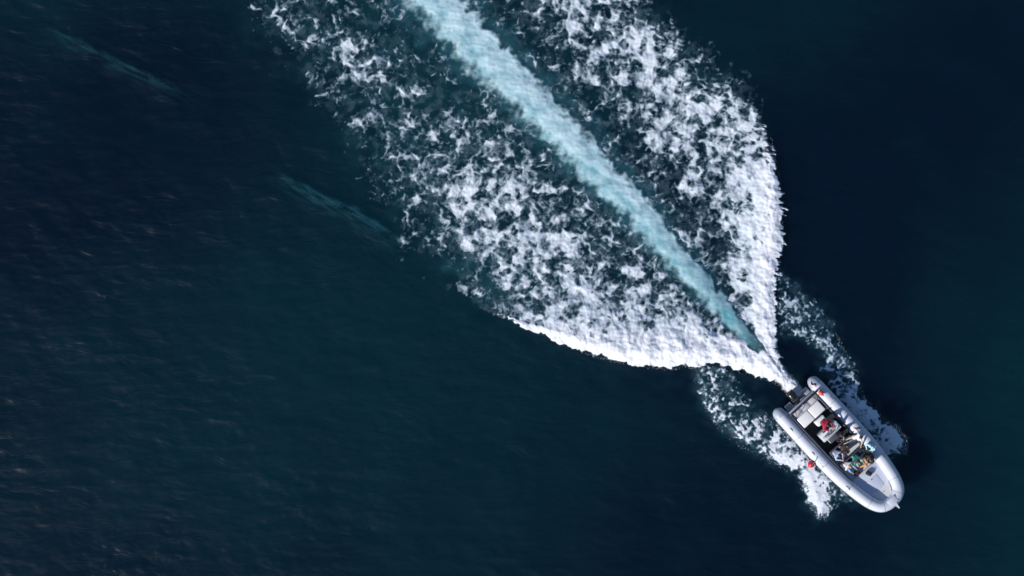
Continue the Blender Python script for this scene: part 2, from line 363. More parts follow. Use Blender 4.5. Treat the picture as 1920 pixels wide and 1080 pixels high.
# ---------------------------------------------------------------- shape of the sea surface
CREST_A = smooth_line([(505, 318), (560, 346), (610, 372), (660, 392), (700, 414), (735, 440), (775, 466)])
CREST_B = smooth_line([(70, 46), (150, 80), (200, 105), (255, 128), (300, 148), (335, 170), (362, 188)])
def relief(px, py):
    """height of the water in metres, plus bubble-clouded water round the wake and painted sheen on two crests"""
    px = px.astype(np.float32); py = py.astype(np.float32)
    z = 0.075 * fbm(px / 150 + 3, py / 95, 2) + 0.055 * fbm(px / 46, py / 24 + 11, 3) * (1 + .8 * fbm(px / 210 + 5, py / 170, 2))
    bub_sheen = np.zeros_like(px)
    sl = poly_sdf(px, py, LEFT_POLY); dl, al, sdl = poly_dist(px, py, LEFT_EDGE)
    A = np.interp(al, [0, 60, 200, 400, 520, 600], [.03, .28, .50, .38, .14, .0])
    c = np.interp(al, [0, 60, 150, 300, 600], [8, 20, 32, 30, 10]); s = np.where(sdl > 0, dl, -dl) - c
    lump = 1 + 0.25 * fbm(px / 34, py / 34 + 2, 2)
    z = z + A * lump * np.where(s < 0, np.exp(-(s / (c * .9)) ** 2), np.exp(-(s / 105) ** 2))
    sr = poly_sdf(px, py, RIGHT_POLY); dr, ar, sdr = poly_dist(px, py, RIGHT_EDGE)
    A = np.interp(ar, [0, 60, 150, 330, 480, 640, 800], [.0, .16, .28, .28, .18, .08, 0])
    s = np.where(sdr < 0, dr, -dr) - 18
    z = z + A * lump * np.where(s < 0, np.exp(-(s / 24) ** 2), np.exp(-(s / 50) ** 2))
    d, arc, side = poly_dist(px, py, AXIS); hw = np.interp(arc, AXW[:, 0], AXW[:, 1])
    inside = np.maximum(sstep(-30, 60, sl), sstep(-30, 60, sr))
    z = z + inside * 0.12 * fbm(px / 26 + 7, py / 26, 3) * (1 - np.exp(-(d / hw) ** 2))
    z = z + np.interp(arc, [0, 60, 300, 900], [.03, .10, .14, .12]) * np.exp(-(d / hw) ** 2 * 1.3)
    for poly in (BOWL_POLY, BOWR_POLY):
        sb = poly_sdf(px, py, poly); z = z + 0.20 * sstep(-14, 22, sb); bub_sheen = np.maximum(bub_sheen, 0.15 * sstep(-22, 18, sb + 20 * fbm(px / 20, py / 20, 2)))
    for cr, amp in ((CREST_A, 0.11), (CREST_B, 0.07)):
        d2, a2, sd = poly_dist(px, py, cr); L = a2.max() if a2.size else 1
        tl = sum(math.dist(p_, q_) for p_, q_ in zip(cr[:-1], cr[1:]))
        e = sstep(0, 70, a2) * sstep(tl, tl - 70, a2)
        wv = 5 * fbm(px / 30, py / 30 + 60, 2)
        near = np.exp(-((d2 + wv) / np.where(sd < 0, 9, 26)) ** 2)
        z = z + amp * e * near
        streak = np.clip(fbm((px * .86 + py * .5) / 46, (py * .86 - px * .5) / 5.5, 4) * 2.0 + .36, 0, 1)
        bub_sheen = np.maximum(bub_sheen, amp * 4.4 * e * np.exp(-((d2 + wv) / np.where(sd < 0, 5, 17)) ** 2) * streak)  # brighter sky reflected by the crest slopes, painted in as a pale streak
    m = fbm(px / 40 + 8, py / 40, 3)
    bub_sheen = np.maximum(bub_sheen, np.where(sl > 0, np.interp(dl, [0, 60, 200], [.24, .20, .09]), np.interp(dr, [0, 60, 200], [.16, .16, .07])) * (1 + 1.4 * m) * np.maximum(sstep(-50, 90, sl + 45 * m), 0.75 * sstep(-30, 80, sr + 30 * m)))
    bub_sheen = np.maximum(bub_sheen, 0.62 * sstep(2.0, .7, d / hw + 0.7 * m) * sstep(30, 120, arc))
    return z, np.clip(bub_sheen, 0, 1)

# ---------------------------------------------------------------- water
def axis_coords(half, step):
    c = np.arange(-half, half + step / 2, step); out = []; v = half; st = step
    while v < 6000:
        st *= 1.5; v += st; out.append(v)
    o = np.array(out); return np.concatenate([-o[::-1], c, o])
gx = axis_coords(36.0, 0.085); gy = axis_coords(24.0, 0.085)
X, Y = np.meshgrid(gx, gy); X = X.ravel(); Y = Y.ravel()
Z = np.zeros_like(X); B = np.zeros_like(X)
fine_m = (np.abs(X) < 36.01) & (np.abs(Y) < 24.01)
zz, bb = relief(X[fine_m] * S + 960, 540 - Y[fine_m] * S)
ef = sstep(36, 33, np.abs(X[fine_m])) * sstep(24, 22.5, np.abs(Y[fine_m]))
Z[fine_m] = zz * ef; B[fine_m] = bb * ef
nx, ny = len(gx), len(gy)
i = (np.arange(ny - 1)[:, None] * nx + np.arange(nx - 1)[None, :]).ravel()
water = np_mesh('water', np.stack([X, Y, Z], 1), np.stack([i, i + 1, i + nx + 1, i + nx], 1), 'sea_water', {'bubbles_sheen': B})
tag(water, kind='structure')

# ---------------------------------------------------------------- foam sheets (real relief lying on the water)
FS = 1.15
fxs = np.arange(300, 1720, FS); fys = np.arange(-250, 990, FS)
FX, FY = np.meshgrid(fxs, fys); shp = FX.shape; FX = FX.ravel(); FY = FY.ravel()
pre = np.zeros(FX.shape, bool)
for poly, mg in ((LEFT_POLY, 45), (RIGHT_POLY, 40), (BOWL_POLY, 16), (BOWR_POLY, 16)):
    # coarse test on every sixth point keeps this cheap
    cX = FX.reshape(shp)[::6, ::6]; cs = poly_sdf(cX.ravel(), FY.reshape(shp)[::6, ::6].ravel(), poly).reshape(cX.shape) > -mg - 10
    pre |= np.repeat(np.repeat(cs, 6, 0), 6, 1)[:shp[0], :shp[1]].ravel()
idx = np.nonzero(pre)[0]
fld = wake(FX[idx], FY[idx])
fz, _ = relief(FX[idx], FY[idx])
puff = fbm(FX[idx] / 13, FY[idx] / 13 + 4, 3)
far = sstep(-20, -200, FY[idx])
def foam_object(name, key, mat, label, cat, froth, lift, thresh=0.03):
    a = fld[key] * (1 - 0.0 * far)
    full = np.zeros(FX.shape, np.float32); full[idx] = a
    # wash sits on top of the wings
    g = full.reshape(shp)
    q = (np.maximum(np.maximum(g[:-1, :-1], g[1:, :-1]), np.maximum(g[:-1, 1:], g[1:, 1:])) > thresh)
    pm = pre.reshape(shp); q &= pm[:-1, :-1] & pm[1:, :-1] & pm[:-1, 1:] & pm[1:, 1:]
    jy, jx = np.nonzero(q); W = shp[1]; b = jy * W + jx
    quads = np.stack([b + W, b + W + 1, b + 1, b], 1)
    used = np.unique(quads); remap = np.zeros(FX.size, np.int64); remap[used] = np.arange(used.size)
    inv = np.zeros(FX.size, np.int64); inv[idx] = np.arange(idx.size); u = inv[used]
    z = fz[u] + 0.014 + lift[u]
    v = np.stack([wx(FX[used]), wy(FY[used]), z], 1)
    o = np_mesh(name, v, remap[quads], mat, {'cover': a[u], 'froth': np.clip(froth[u], 0, 1)})
    return tag(o, label, cat, kind='stuff')
def wing_lift(k, crest=None):
    a = fld[k]; h = 0.05 * a * (0.75 + 0.6 * puff)
    if crest is not None: h = h + 0.10 * fld[crest] * a * (0.8 + 0.35 * puff)
    return h
aw = 1 - fld['wash'] * 0.96
for k in ('left', 'right'): fld[k] = fld[k] * aw
foam_object('wake_foam', 'left', 'white_foam', 'broad lacy white foam wing of the wake, lower-left of the turquoise trail', 'foam',
            0.1 + 0.66 * fld['left'] + .45 * fld['crestL'], wing_lift('left', 'crestL'))
foam_object('wake_foam', 'right', 'white_foam', 'curved white foam wing of the wake, right of the turquoise trail', 'foam',
            0.1 + 0.66 * fld['right'] + .34 * fld['crestR'], wing_lift('right', 'crestR'))
foam_object('bow_foam', 'bowL', 'white_foam', 'white bow foam along the sunlit side of the boat beside the red buoy', 'foam',
            0.05 + 0.85 * fld['bowL'], wing_lift('bowL'))
foam_object('bow_foam', 'bowR', 'white_foam', 'bluish bow foam along the shaded right side of the boat', 'foam',
            0.0 + 0.60 * fld['bowR'], wing_lift('bowR'))  # lower froth than the sunlit side: blue of the hull's shade put into colour
qd = fld['axd'] / fld['hw'] * np.where(fld['side'] > 0, 1, -1)
billow = fbm(FX[idx] / 30 + 2, FY[idx] / 30, 4); veil = fbm((FX[idx] * .72 + FY[idx] * .69) / 70, (FX[idx] * .69 - FY[idx] * .72) / 22 + 5, 3)
fr = 0.42 + 0.30 * sstep(-.6, .8, qd) + 0.75 * billow + 0.35 * veil - 0.30 * sstep(330, 60, fld['arc']) + 0.20 * sstep(250, 700, fld['arc'])
foam_object('propeller_wash', 'wash', 'wash_foam', 'pale turquoise trail of churned water running straight behind the motor', 'wash',
            fr, 0.03 + 0.06 * fld['wash'] * (0.6 + 0.9 * billow))

# ---------------------------------------------------------------- flying spray: droplets thrown up along the crests
def droplets(name, label, seeds, seed):
    rg = np.random.RandomState(seed)
    base = np.array([(1, 0, 0), (-1, 0, 0), (0, 1, 0), (0, -1, 0), (0, 0, 1), (0, 0, -1)], float)
    tris = np.array([(0, 2, 4), (2, 1, 4), (1, 3, 4), (3, 0, 4), (2, 0, 5), (1, 2, 5), (3, 1, 5), (0, 3, 5)])
    V = []; F = []
    P = np.concatenate(seeds)
    for k_, (x, y, z, r) in enumerate(P):
        s = r * (0.7 + 0.6 * rg.rand(3)); V.append(base * s + (x, y, z)); F.append(tris + 6 * k_)
    o = np_mesh(name, np.concatenate(V), np.concatenate(F), 'droplet')
    return tag(o, label, 'spray', kind='stuff')
plain('droplet', (0.80, 0.83, 0.88), 0.3, 0.03)
def along(line, n, seed, out_sign, spread, hmax, amax, rmin=.012, rmax=.034):
    rg = np.random.RandomState(seed); L = np.array(line); seg = np.hypot(*(L[1:] - L[:-1]).T); cum = np.concatenate([[0], np.cumsum(seg)])
    t = rg.rand(n) ** 1.2 * min(amax, cum[-1]); j = np.clip(np.searchsorted(cum, t) - 1, 0, len(seg) - 1)
    d = (L[j + 1] - L[j]) / seg[j][:, None]; pos = L[j] + d * (t - cum[j])[:, None]
    nrm = np.stack([d[:, 1], -d[:, 0]], 1) * out_sign
    off = rg.exponential(1, n) * spread * (0.4 + 0.6 * rg.rand(n)) - spread * 0.8
    clump = fbm(pos[:, 0] / 9, pos[:, 1] / 9 + seed, 2); off = off * (1 + 1.2 * clump)
    pos = pos + nrm * off[:, None]
    z = 0.1 + hmax * rg.rand(n) ** 2
    return np.stack([wx(pos[:, 0]), wy(pos[:, 1]), z, rmin + (rmax - rmin) * rg.rand(n) ** 2], 1)
droplets('spray', 'fine droplets flying off the lower white edge of the wake', [along(LEFT_EDGE, 450, 1, -1, 4, .25, 420, .007, .015)], 5)
droplets('spray', 'fine droplets flying off the right white edge of the wake', [along(RIGHT_EDGE, 450, 2, 1, 4, .2, 480, .007, .015)], 6)
BL = smooth_line([(1548, 966), (1528, 958), (1515, 925), (1500, 893), (1455, 868), (1400, 840), (1350, 800), (1318, 755)])
BR = smooth_line([(1690, 850), (1694, 828), (1680, 806), (1655, 790), (1630, 760), (1612, 735), (1604, 700), (1585, 670), (1562, 620)])
droplets('spray', 'droplets thrown sideways by the hull near the red buoy', [along(BL, 220, 3, -1, 6, .3, 330, .007, .015), along(BL, 260, 8, -1, 10, .5, 90, .007, .017)], 7)
droplets('spray', 'droplets thrown sideways by the hull on its shaded right side', [along(BR, 220, 4, 1, 6, .3, 330, .007, .015), along(BR, 260, 9, 1, 10, .6, 80, .007, .017)], 8)

# ---------------------------------------------------------------- boat materials
plain('tube_fabric', (0.56, 0.59, 0.68), 0.6, 0.10, 2.2, 0.2, 25)
plain('cone_grey', (0.36, 0.40, 0.48), 0.45, 0.08, 4.0)
plain('strake_rubber', (0.10, 0.11, 0.13), 0.6, 0.2, 8.0)
plain('seam_grey', (0.36, 0.38, 0.43), 0.5, 0.1, 9.0)
plain('hull_gelcoat', (0.66, 0.67, 0.69), 0.22, 0.05, 2.0, coat=0.4)
plain('deck_grey', (0.30, 0.32, 0.38), 0.6, 0.14, 7.0, 0.4, 160)
plain('foredeck_grip', (0.54, 0.58, 0.70), 0.62, 0.22, 34.0, 0.5, 190)
plain('liner', (0.56, 0.54, 0.54), 0.45, 0.08, 3.0)
plain('floor_dark', (0.018, 0.020, 0.028), 0.7, 0.3, 12.0, 0.4, 140)
plain('cushion_white', (0.84, 0.83, 0.82), 0.5, 0.05, 5.0, 0.2, 30)
plain('console_white', (0.70, 0.72, 0.75), 0.25, 0.05, 3.0, coat=0.3)
plain('bench_grey', (0.07, 0.075, 0.095), 0.55, 0.15, 8.0)
plain('engine_black', (0.016, 0.015, 0.017), 0.25, 0.25, 6.0, coat=0.5)
plain('engine_trim', (0.10, 0.075, 0.065), 0.4, 0.2, 8.0)
plain('steel', (0.55, 0.56, 0.58), 0.25, 0.1, 10.0, metal=0.9)
plain('bar_dark', (0.02, 0.02, 0.045), 0.5, 0.2, 9.0)
plain('rope_black', (0.02, 0.02, 0.022), 0.8, 0.3, 40.0)
plain('buoy_red', (0.62, 0.012, 0.035), 0.35, 0.12, 8.0)
plain('buoy_coral', (0.72, 0.09, 0.055), 0.4, 0.12, 8.0)
plain('flag_red', (0.50, 0.02, 0.03), 0.7, 0.2, 20.0)
plain('rope_green', (0.05, 0.28, 0.16), 0.8, 0.2, 40.0)
plain('bag_black', (0.016, 0.016, 0.02), 0.7, 0.3, 20.0, 0.3, 60)
plain('bag_maroon', (0.10, 0.012, 0.02), 0.7, 0.3, 20.0, 0.3, 60)
m, n, l = new_mat('tinted_screen')
out = nd(n, 'ShaderNodeOutputMaterial'); p = nd(n, 'ShaderNodeBsdfPrincipled'); p.inputs['Base Color'].default_value = (0.45, 0.58, 0.70, 1)
p.inputs['Roughness'].default_value = 0.08; p.inputs['Transmission Weight'].default_value = 0.55
l.new(p.outputs[0], out.inputs[0])

# ---------------------------------------------------------------- mesh helpers
def obj(name, bm, mat, parent=None, smooth=True, angle=40):
    bmesh.ops.recalc_face_normals(bm, faces=bm.faces)
    me = bpy.data.meshes.new(name); bm.to_mesh(me); bm.free()
    me.materials.append(MATS[mat])
    if smooth:
        me.polygons.foreach_set('use_smooth', np.ones(len(me.polygons), bool)); me.set_sharp_from_angle(angle=R(angle))
    o = bpy.data.objects.new(name, me); COL.objects.link(o)
    if parent is not None: o.parent = parent
    return o
def box(bm, c, s, bev=0.0, rot=None, seg=2):
    M = Matrix.Translation(c) @ (rot or Matrix.Identity(4)) @ Matrix.Diagonal((*s, 1))
    g = bmesh.ops.create_cube(bm, size=1.0, matrix=M)
    if bev:
        es = {e for v in g['verts'] for e in v.link_edges}
        bmesh.ops.bevel(bm, geom=list(es), offset=bev, segments=seg, affect='EDGES', profile=0.5)
    return bm
def sweep(bm, path, rad, seg=16, closed=False, cap=True, squash=1.0):
    """circular section along a 3-d path; rad is a number or one per point"""
    P = [Vector(p_) for p_ in path]; n_ = len(P); rings = []
    rr = rad if hasattr(rad, '__len__') else [rad] * n_
    for i_ in range(n_):
        a = P[(i_ - 1) % n_] if (closed or i_ > 0) else P[i_]; b = P[(i_ + 1) % n_] if (closed or i_ < n_ - 1) else P[i_]
        t = (b - a).normalized(); up = Vector((0, 0, 1))
        if abs(t.z) > 0.95: up = Vector((1, 0, 0))
        sx = t.cross(up).normalized(); sz = sx.cross(t).normalized()
        rings.append([bm.verts.new(P[i_] + sx * math.cos(2 * math.pi * k / seg) * rr[i_] + sz * math.sin(2 * math.pi * k / seg) * rr[i_] * squash) for k in range(seg)])
    for i_ in range(n_ if closed else n_ - 1):
        A, B_ = rings[i_], rings[(i_ + 1) % n_]
        for k in range(seg): bm.faces.new((A[k], A[(k + 1) % seg], B_[(k + 1) % seg], B_[k]))
    if cap and not closed:
        bm.faces.new(rings[0][::-1]); bm.faces.new(rings[-1])
    return bm
def loft(bm, rings, cap=True):
    vs = [[bm.verts.new(p_) for p_ in r_] for r_ in rings]; k = len(vs[0])
    for A, B_ in zip(vs[:-1], vs[1:]):
        for j in range(k): bm.faces.new((A[j], A[(j + 1) % k], B_[(j + 1) % k], B_[j]))
    if cap: bm.faces.new(vs[0][::-1]); bm.faces.new(vs[-1])
    return bm
def slab(bm, outline, z0, z1, bev=0.0):
    lo = [bm.verts.new((x, y, z0)) for x, y in outline]; hi = [bm.verts.new((x, y, z1)) for x, y in outline]
    n_ = len(lo)
    for i_ in range(n_): bm.faces.new((lo[i_], lo[(i_ + 1) % n_], hi[(i_ + 1) % n_], hi[i_]))
    bm.faces.new(lo[::-1]); top = bm.faces.new(hi)
    if bev: bmesh.ops.bevel(bm, geom=list(top.edges), offset=bev, segments=2, affect='EDGES', profile=0.5)
    return bm
def ball(bm, c, r, sq=(1, 1, 1), u=20, v=12):
    bmesh.ops.create_uvsphere(bm, u_segments=u, v_segments=v, radius=r, matrix=Matrix.Translation(c) @ Matrix.Diagonal((*sq, 1)))
    return bm
NB = bmesh.new
def smooth_line3(pts, n_=5):
    P = [pts[0]] + list(pts) + [pts[-1]]; o_ = []
    for i_ in range(1, len(P) - 2):
        p0, p1, p2, p3 = [Vector(q_) for q_ in P[i_ - 1:i_ + 3]]
        for k in range(n_):
            t = k / n_
            o_.append(0.5 * (2 * p1 + (p2 - p0) * t + (2 * p0 - 5 * p1 + 4 * p2 - p3) * t * t + (3 * p1 - p0 - 3 * p2 + p3) * t ** 3))
    o_.append(Vector(pts[-1])); return o_

# ---------------------------------------------------------------- the rigid inflatable boat (x forward, y to its left side, z up)
HEAD = math.atan2(-0.737, 0.675); PITCH = R(2.6)
BOAT_U, BOAT_V = -0.14, -0.10
bo = Vector((wx(1487), wy(738), 0)) + Vector((0.675, -0.737, 0)) * BOAT_U + Vector((0.737, 0.675, 0)) * BOAT_V
boat = bpy.data.objects.new('inflatable_boat', None); COL.objects.link(boat)
boat.location = (bo.x, bo.y, 0.06); boat.rotation_euler = (0, -PITCH, HEAD)
tag(boat, 'pale grey rigid inflatable boat speeding ahead of its white wake, full of people', 'boat')
BM = Matrix.Translation(boat.location) @ Euler((0, -PITCH, HEAD)).to_matrix().to_4x4()

TZ, TR = 0.60, 0.375
half = smooth_line([(0.52, 1.32), (1.5, 1.33), (3.0, 1.34), (4.5, 1.32), (5.6, 1.25), (6.6, 1.12), (7.35, 0.96), (7.87, 0.70), (8.08, 0.34), (8.12, 0.0)], 8)
def tz(u): return TZ + 0.26 * max(0, (u - 4.2) / 3.9) ** 1.8
path = [(u, v, tz(u)) for u, v in half] + [(u, -v, tz(u)) for u, v in half[-2::-1]]
rad = [TR - 0.05 * max(0, (p_[0] - 5) / 3.1) for p_ in path]
tube = obj('inflatable_tube', sweep(NB(), path, rad, 28), 'tube_fabric', boat)
for s in (1, -1):                                              # tapered stern cones
    cone = [(0.52 - d_, s * 1.32, TZ) for d_ in (0, .18, .32, .42, .49, .525)]
    obj('stern_cone', sweep(NB(), cone, [TR + .004, .362, .32, .245, .14, .03], 28), 'cone_grey', boat)
outp = []
for i_, p_ in enumerate(path):
    a = Vector(path[max(0, i_ - 1)]); b = Vector(path[min(len(path) - 1, i_ + 1)]); t = (b - a).normalized()
    nrm = Vector((t.y, -t.x, 0)).normalized()
    c_ = Vector((4.0, 0, p_[2]))
    if nrm.dot(Vector(p_) - c_) < 0: nrm = -nrm
    outp.append((Vector(p_), nrm, rad[i_]))
obj('rub_strake', sweep(NB(), [p_ + nn * (r_ - 0.005) - Vector((0, 0, .06)) for p_, nn, r_ in outp], 0.035, 8), 'strake_rubber', boat)
# glued seams between the tube panels
for frac in (0.07, 0.15, 0.24, 0.33, 0.41, 0.59, 0.67, 0.76, 0.85, 0.93):
    k = int(frac * (len(path) - 1)); p0, p1 = Vector(path[k]), Vector(path[k + 1]); d_ = (p1 - p0).normalized()
    obj('seam_band', sweep(NB(), [p0 - d_ * .022, p0 + d_ * .022], rad[k] + 0.004, 28), 'seam_grey', tube)
# lifeline handles on top of the tubes
for u_, s in ((1.4, -1), (3.2, -1), (5.9, -1), (1.6, 1), (3.9, 1), (5.9, 1)):
    vv = np.interp(u_, [h_[0] for h_ in half[:60]], [h_[1] for h_ in half[:60]]); z_ = tz(u_) + TR - 0.03
    g = NB(); sweep(g, [(u_ - .13, s * (vv + .1), z_ - .03), (u_ - .10, s * (vv + .1), z_ + .03), (u_, s * (vv + .1), z_ + .045), (u_ + .10, s * (vv + .1), z_ + .03), (u_ + .13, s * (vv + .1), z_ - .03)], .014, 8)
    h_ = obj('grab_handle', g, 'rope_black', boat)
    for e in (-.13, .13): obj('handle_patch', box(NB(), (u_ + e, s * (vv + .1), z_ - .008), (.08, .09, .024), .010), 'seam_grey', h_)
# lettering-like registration marks on the sunlit tube: short dark strokes
for k, (a_, w_) in enumerate(((4.0, .05), (4.1, .03), (4.17, .05), (4.27, .04), (4.36, .05))):
    th = R(38); c_ = Vector((a_ - .25, -(1.315 + math.sin(th) * (TR + .004)), TZ + math.cos(th) * (TR + .004)))
    obj('mark', box(NB(), c_, (w_, .11, .008), 0, Matrix.Rotation(th, 4, 'X')), 'rope_black', tube)

# V-shaped hull
rings = []
for u_, hw_, kz, cz in ((0.62, 1.02, -.32, -.02), (2.0, 1.04, -.34, 0.0), (4.0, 1.04, -.32, .04), (5.6, .98, -.22, .12), (6.8, .78, .0, .26), (7.6, .45, .28, .45), (8.0, .10, .55, .62)):
    rings.append([(u_, -hw_, cz + .30), (u_, -hw_ * .98, cz), (u_, -hw_ * .5, (cz + kz) / 2), (u_, 0, kz), (u_, hw_ * .5, (cz + kz) / 2), (u_, hw_ * .98, cz), (u_, hw_, cz + .30)])
obj('hull', loft(NB(), rings), 'hull_gelcoat', boat, angle=25)
FL = 0.34
obj('cockpit_floor', slab(NB(), [(0.80, -.97), (6.0, -.97), (6.0, .97), (0.80, .97)], FL - .06, FL), 'floor_dark', boat)
for s in (1, -1):
    obj('side_liner', box(NB(), (3.35, s * .93, .58), (5.1, .10, .52), .03), 'bench_grey', boat)  # dark material paints in the shade on the wall inside the tube
# transom, stern steps, engine well
obj('transom', box(NB(), (0.72, 0, .42), (.16, 1.92, .78), .03), 'deck_grey', boat)
for s in (1, -1):
    st_ = obj('stern_step', box(NB(), (.45, s * .62, .46), (.36, .44, .16), .04), 'liner', boat)
    obj('grip_pad', box(NB(), (.45, s * .62, .545), (.26, .34, .012), .004), 'deck_grey', st_)
obj('stern_deck', box(NB(), (1.02, 0, .70), (.46, 1.80, .10), .03), 'deck_grey', boat)
for v_ in (-.55, .0, .55): obj('stern_hatch', box(NB(), (1.02, v_, .754), (.30, .42, .016), .006), 'liner', boat)
# white rear sun pad
pad = obj('sun_pad_base', box(NB(), (1.55, -.03, .52), (.68, 1.62, .36), .03), 'console_white', boat)
for v_ in (-.44, .38): obj('cushion', box(NB(), (1.55, v_, .75), (.66, .79, .14), .05, seg=3), 'cushion_white', pad)
# helm seat
hs = obj('helm_seat', box(NB(), (2.15, .10, .62), (.34, .62, .56), .05), 'console_white', boat)
obj('cushion', box(NB(), (2.16, .10, .93), (.34, .60, .10), .04, seg=3), 'cushion_white', hs)
obj('seat_backrest', box(NB(), (1.99, .10, 1.10), (.09, .58, .26), .035, seg=3), 'cushion_white', hs)
# steering console
g = NB(); prof = [(2.62, FL), (2.66, .98), (2.74, 1.10), (3.02, 1.18), (3.16, 1.10), (3.24, FL)]
loft(g, [[(x, v_, z) for x, z in prof] for v_ in (-.56, .72)])
bmesh.ops.bevel(g, geom=list(g.edges), offset=.03, segments=2, affect='EDGES', profile=.5)
con = obj('console', g, 'console_white', boat)
obj('instrument_panel', box(NB(), (2.71, .10, 1.055), (.012, .72, .11), .004, Matrix.Rotation(R(33), 4, 'Y')), 'engine_black', con)
g = NB(); ws = []
for k in range(9):
    a_ = R(-80 + 20 * k); ws.append((2.86 + .26 * math.cos(a_), .08 + .60 * math.sin(a_)))
lo = [g.verts.new((x, y, 1.13)) for x, y in ws]; hi = [g.verts.new((x - .10, .08 + (y - .08) * .92, 1.46)) for x, y in ws]
for k in range(8): g.faces.new((lo[k], lo[k + 1], hi[k + 1], hi[k]))
bmesh.ops.solidify(g, geom=list(g.faces), thickness=.012)
obj('windscreen', g, 'tinted_screen', con)
sweep_rail = [(x - .10, .08 + (y - .08) * .92, 1.465) for x, y in ws]
obj('windscreen_rail', sweep(NB(), sweep_rail, .018, 8), 'console_white', con)
rw = [Vector((2.56, .12, 1.02)) + Matrix.Rotation(R(-58), 3, 'Y') @ Vector((.18 * math.cos(2 * math.pi * k / 20), .18 * math.sin(2 * math.pi * k / 20), 0)) for k in range(20)]
whl = obj('steering_wheel', sweep(NB(), rw, .014, 8, closed=True), 'engine_black', con)
g = NB()
for k in (0, 7, 13): sweep(g, [rw[k], Vector((2.57, .12, 1.02))], .009, 6)
sweep(g, [(2.57, .12, 1.02), (2.68, .12, .95)], .022, 8); obj('wheel_spoke', g, 'steel', whl)
obj('throttle', sweep(NB(), [(2.66, -.24, .98), (2.62, -.24, 1.10), (2.58, -.24, 1.13)], .016, 8), 'engine_black', con)
cs = obj('console_seat', box(NB(), (3.36, .10, .56), (.28, .84, .44), .04), 'console_white', boat)
obj('cushion', box(NB(), (3.37, .10, .80), (.28, .82, .08), .03), 'bench_grey', cs)
# passenger benches
for u_, va, vb in ((4.02, -.78, .80), (4.92, -.80, .50)):
    bn = obj('bench', box(NB(), (u_, (va + vb) / 2, .54), (.36, vb - va, .40), .03), 'bench_grey', boat)
    nseat = 3 if u_ < 4.5 else 2; w_ = (vb - va) / nseat
    for k in range(nseat): obj('cushion', box(NB(), (u_, va + w_ * (k + .5), .77), (.37, w_ - .03, .08), .03), 'bench_grey', bn)
    obj('bench_back', box(NB(), (u_ - .20, (va + vb) / 2, .90), (.07, vb - va - .06, .32), .03), 'bench_grey', bn)
sb_ = obj('bench', box(NB(), (5.52, .70, .55), (.48, .34, .42), .03), 'bench_grey', boat)
obj('cushion', box(NB(), (5.52, .69, .79), (.46, .34, .07), .03), 'bench_grey', sb_)
# foredeck
inner = [(u_, max(0, v_ - TR * .62)) for u_, v_ in half if u_ > 5.9]
bow_out = [(5.92, .96)] + [(min(u_, 7.72), v_) for u_, v_ in inner if v_ > .05]
fd = bow_out + [(u_, -v_) for u_, v_ in bow_out[::-1]]
o2 = [];
for q_ in fd:
    if not o2 or math.dist(q_, o2[-1]) > .02: o2.append(q_)
fdk = obj('foredeck', slab(NB(), o2, .46, .64, .02), 'foredeck_grip', boat)
obj('deck_step', box(NB(), (5.92, 0, .47), (.10, 1.84, .30), .03), 'liner', boat)
hb = obj('deck_hatch', slab(NB(), [(6.45, -.40), (7.25, -.33), (7.25, .33), (6.45, .40)], .64, .658, .008), 'foredeck_grip', fdk)
obj('hatch_latch', box(NB(), (6.52, 0, .663), (.05, .10, .014), .004), 'steel', hb)
for s in (1, -1):
    obj('deck_coaming', sweep(NB(), [(5.9, s * .93, .72)] + [(u_, s * v_, .74) for u_, v_ in bow_out[1:] if v_ > .2], .045, 10), 'liner', boat)
g = NB(); box(g, (7.45, 0, .67), (.05, .05, .06), .01); sweep(g, [(7.45, -.11, .71), (7.45, .11, .71)], .018, 8); obj('bow_cleat', g, 'steel', boat)
bs = obj('bow_step', box(NB(), (8.06, 0, tz(8.05) + .315), (.40, .56, .07), .03), 'tube_fabric', boat)
obj('bow_roller', loft(NB(), [[(8.2, -.10, 1.12), (8.2, .10, 1.12), (8.2, .10, 1.20), (8.2, -.10, 1.20)], [(8.60, -.03, 1.13), (8.60, .03, 1.13), (8.60, .03, 1.18), (8.60, -.03, 1.18)]]), 'hull_gelcoat', bs)
# roll bar across the stern
bar = [(.78, -1.02, .86), (.74, -1.0, 1.25), (.72, -.86, 1.42), (.72, -.4, 1.46), (.72, .4, 1.46), (.72, .92, 1.42), (.74, 1.06, 1.25), (.78, 1.08, .86)]
rb = obj('roll_bar', sweep(NB(), smooth_line3(bar), .052, 10), 'bar_dark', boat)
for v_ in (-.30, .30): obj('bar_brace', sweep(NB(), [(.72, v_ * 2.0, 1.45), (1.18, v_ * 2.6, .76)], .018, 8), 'bar_dark', rb)
obj('stern_light', sweep(NB(), [(.72, -.1, 1.47), (.72, -.1, 1.62)], [.02, .035], 10), 'cone_grey', rb)
# outboard motor
mot = bpy.data.objects.new('outboard_motor', None); COL.objects.link(mot); mot.parent = boat

